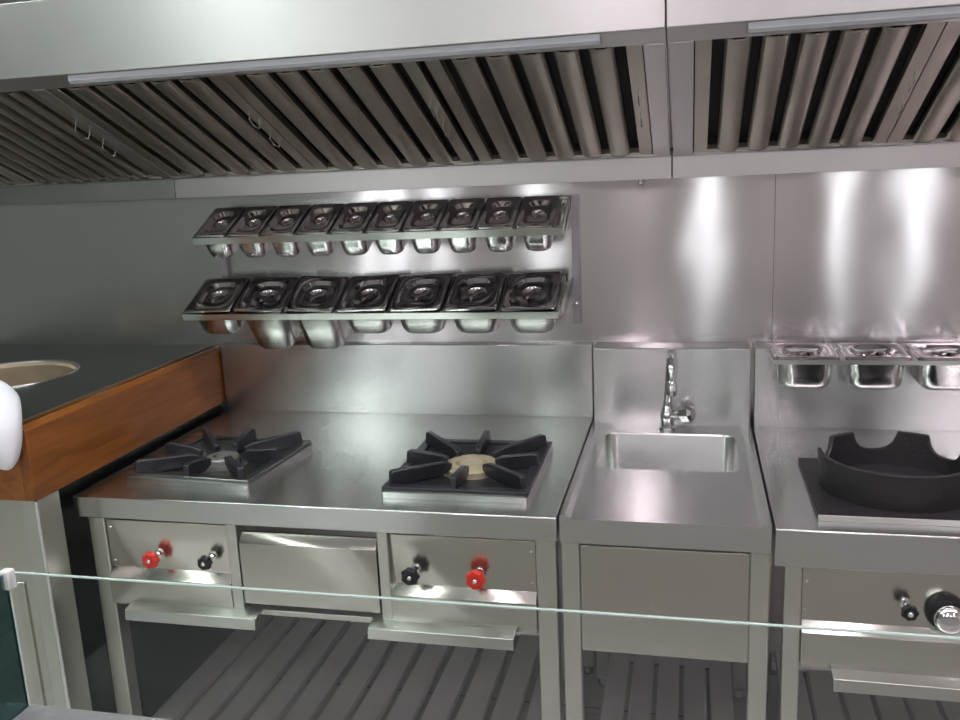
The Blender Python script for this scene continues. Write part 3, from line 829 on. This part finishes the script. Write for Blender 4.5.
# steel carcass below with corner post and recessed panel
obj('corner_post', prism(bmesh.new(), [(TX1 - 0.05, TYF + 0.004), (TX1 - 0.004, TYF + 0.004), (TX1 - 0.004, TYF + 0.085), (TX1 - 0.010, TYF + 0.085), (TX1 - 0.010, TYF + 0.01), (TX1 - 0.05, TYF + 0.01)], 'z', 0.06, 0.8795), 'leg', td, 0.0015)
obj('post_trim', tube(bmesh.new(), [(TX1 - 0.004, TYF + 0.003, 0.06), (TX1 - 0.004, TYF + 0.003, 0.8795)], 0.005, 10), 'chrome', td, smooth=True)
obj('front_panel', box(TX0, TX1 - 0.0505, TYF + 0.008, TYF + 0.02, 0.06, 0.8795), 'panel', td, 0.001)
obj('door_panel', box(-0.62, -0.085, TYF + 0.002, TYF + 0.0078, 0.10, 0.66), 'panel', td, 0.001)
obj('plinth', box(TX0 + 0.02, TX1 - 0.04, TYF + 0.05, TYB - 0.02, 0.0, 0.0598), 'darktop', td)
obj('side_panel', box(TX1 - 0.030, TX1 - 0.024, TYF + 0.09, TYB, 0.06, 0.8795), 'darktop', td)

# white cloth bundled over the front corner of the oven
def cloth():
    path = [(-0.40, 0.06, 1.104, .055, .028), (-0.30, 0.02, 1.118, .062, .036), (-0.20, -0.035, 1.122, .060, .040), (-0.125, -0.085, 1.112, .058, .040), (-0.080, -0.128, 1.092, .055, .042), (-0.058, -0.150, 1.065, .053, .040), (-0.058, -0.157, 1.02, .050, .035), (-0.064, -0.156, 0.99, .040, .028), (-0.068, -0.154, 0.973, .018, .012)]
    bm = bmesh.new(); loops = []
    n = 24
    for i, (x, y, z, a, b) in enumerate(path):
        x += 0.018; z += 0.004
        p = Vector((x, y, z))
        q0 = Vector(path[max(0, i - 1)][:3]); q1 = Vector(path[min(len(path) - 1, i + 1)][:3])
        t = (q1 - q0).normalized()
        side = Vector((0.9, -0.35, 0.0)) if i >= 3 else Vector((0.45, 0.85, 0.1))
        side = (side - t * side.dot(t)).normalized()
        nrm = t.cross(side)
        lp = []
        for k in range(n):
            an = 2 * PI * k / n
            f = 1 + 0.045 * math.sin(3 * an + i) + 0.03 * math.sin(5 * an - 0.7 * i)
            lp.append(p + side * (a * f * math.cos(an)) + nrm * (b * f * math.sin(an)))
        loops.append(lp)
    loft(bm, loops, True, True)
    return bm
cl = obj('cloth', cloth(), 'cloth', smooth=True, ang=80)
tag(cl, 'white bundled cloth hanging over the front corner of the wood-trimmed oven', 'cloth')
ss = cl.modifiers.new('sub', 'SUBSURF'); ss.levels = 2; ss.render_levels = 2

# ------------------------------------------------------------------ service counter and glass guard in front
GY = -0.9
ct = thing('service_counter', 'grey-topped service counter at the bottom left, in front of the ranges', 'counter', (2.0, -1.1, 0))
obj('counter_top', box(0.58, 3.3, -1.36, -0.896, 0.872, 0.905), 'counter', ct, 0.004)
obj('counter_body', box(0.62, 3.26, -1.30, -0.93, 0.0, 0.8715), 'counterbody', ct)
gg = thing('glass_guard', 'clear glass guard with polished edges standing on the service counter', 'glass guard', (1.9, -0.9, 0.905))
GX0, GZ0, GZ1, GT = 0.622, 0.9055, 1.113, 0.004
fp = obj('front_pane', box(GX0 + 0.012, 3.25, GY - GT, GY, GZ0, GZ1 - 0.0018), 'glass', gg)
obj('polished_edge', box(GX0 + 0.012, 3.25, GY - GT, GY, GZ1 - 0.0017, GZ1), 'edge', fp)
sp = obj('side_pane', box(GX0 - GT, GX0, -1.34, GY - 0.004, GZ0, GZ1 - 0.0018), 'sideglass', gg)
obj('polished_edge', box(GX0 - GT, GX0, -1.34, GY - 0.004, GZ1 - 0.0017, GZ1), 'edge', sp)
obj('polished_edge', box(GX0 - GT, GX0, GY - 0.0039, GY - 0.0002, GZ0, GZ1), 'edge', sp)
obj('corner_clip', box(GX0 - 0.008, GX0 + 0.008, GY - 0.010, GY + 0.005, GZ1 - 0.026, GZ1 + 0.003), 'clip', gg, 0.003)

# ------------------------------------------------------------------ lamps of the room
M['lampG'] = emit('tube_green_white', (0.89, 1.0, 0.93), 23.0)
M['lampP'] = emit('tube_pink_white', (1.0, 0.88, 0.95), 23.0)
def ceiling_lamp(x, y, lx, ly, m, label):
    t = thing('ceiling_lamp', label, 'ceiling lamp', (x, y, ZC - 0.001), 'ceiling lamps of the hall')
    obj('lamp_housing', box(x - lx / 2 - 0.02, x + lx / 2 + 0.02, y - ly / 2 - 0.02, y + ly / 2 + 0.02, ZC - 0.045, ZC - 0.001), 'lampbody', t)
    obj('diffuser', box(x - lx / 2, x + lx / 2, y - ly / 2, y + ly / 2, ZC - 0.06, ZC - 0.0455), m, t)
for i, (x, y, lx, ly, m) in enumerate([
        (-0.75, -0.42, 1.3, 0.14, 'lampG'), (0.6, -0.42, 1.3, 0.14, 'lampG'), (1.95, -0.42, 1.3, 0.14, 'lampP'), (3.3, -0.42, 1.3, 0.14, 'lampP'),
        (-0.9, -2.7, 0.16, 1.2, 'lampG'), (1.2, -2.7, 0.16, 1.2, 'lampP'), (3.3, -2.7, 0.16, 1.2, 'lampP'),
        (-1.7, -4.4, 0.12, 1.2, 'lampG'), (0.3, -4.4, 0.12, 0.8, 'lampG'), (2.3, -4.4, 0.12, 0.8, 'lampP'), (4.2, -4.4, 0.12, 0.8, 'lampP')]):
    ceiling_lamp(x, y, lx, ly, m, 'white tube lamp fixed high on the room ceiling, outside the view')

# ------------------------------------------------------------------ world, camera, view
w = bpy.data.worlds.new('world'); sc.world = w; w.use_nodes = True
w.node_tree.nodes['Background'].inputs[0].default_value = (0.5, 0.5, 0.5, 1)
w.node_tree.nodes['Background'].inputs[1].default_value = 0.3

cx, cy, cz, yaw, pitch, roll, foc = 1.541, -1.8652, 1.6334, 0.2368, 0.2158, -0.0464, 893.95
f = Vector((-math.sin(yaw) * math.cos(pitch), math.cos(yaw) * math.cos(pitch), -math.sin(pitch)))
r0 = Vector((math.cos(yaw), math.sin(yaw), 0)); u0 = r0.cross(f)
r = r0 * math.cos(roll) + u0 * math.sin(roll); u = -r0 * math.sin(roll) + u0 * math.cos(roll)
cam = bpy.data.cameras.new('camera'); co = bpy.data.objects.new('camera', cam); C.objects.link(co)
mt = Matrix((r, u, -f)).transposed().to_4x4(); mt.translation = (cx, cy, cz)
co.matrix_world = mt
cam.sensor_fit = 'HORIZONTAL'; cam.sensor_width = 36.0; cam.lens = foc / 960 * 36.0; cam.clip_start = 0.02
sc.camera = co
sc.view_settings.view_transform = 'Standard'; sc.view_settings.look = 'None'
sc.view_settings.exposure = 0.24; sc.view_settings.gamma = 1.0; sc.view_settings.use_curve_mapping = False
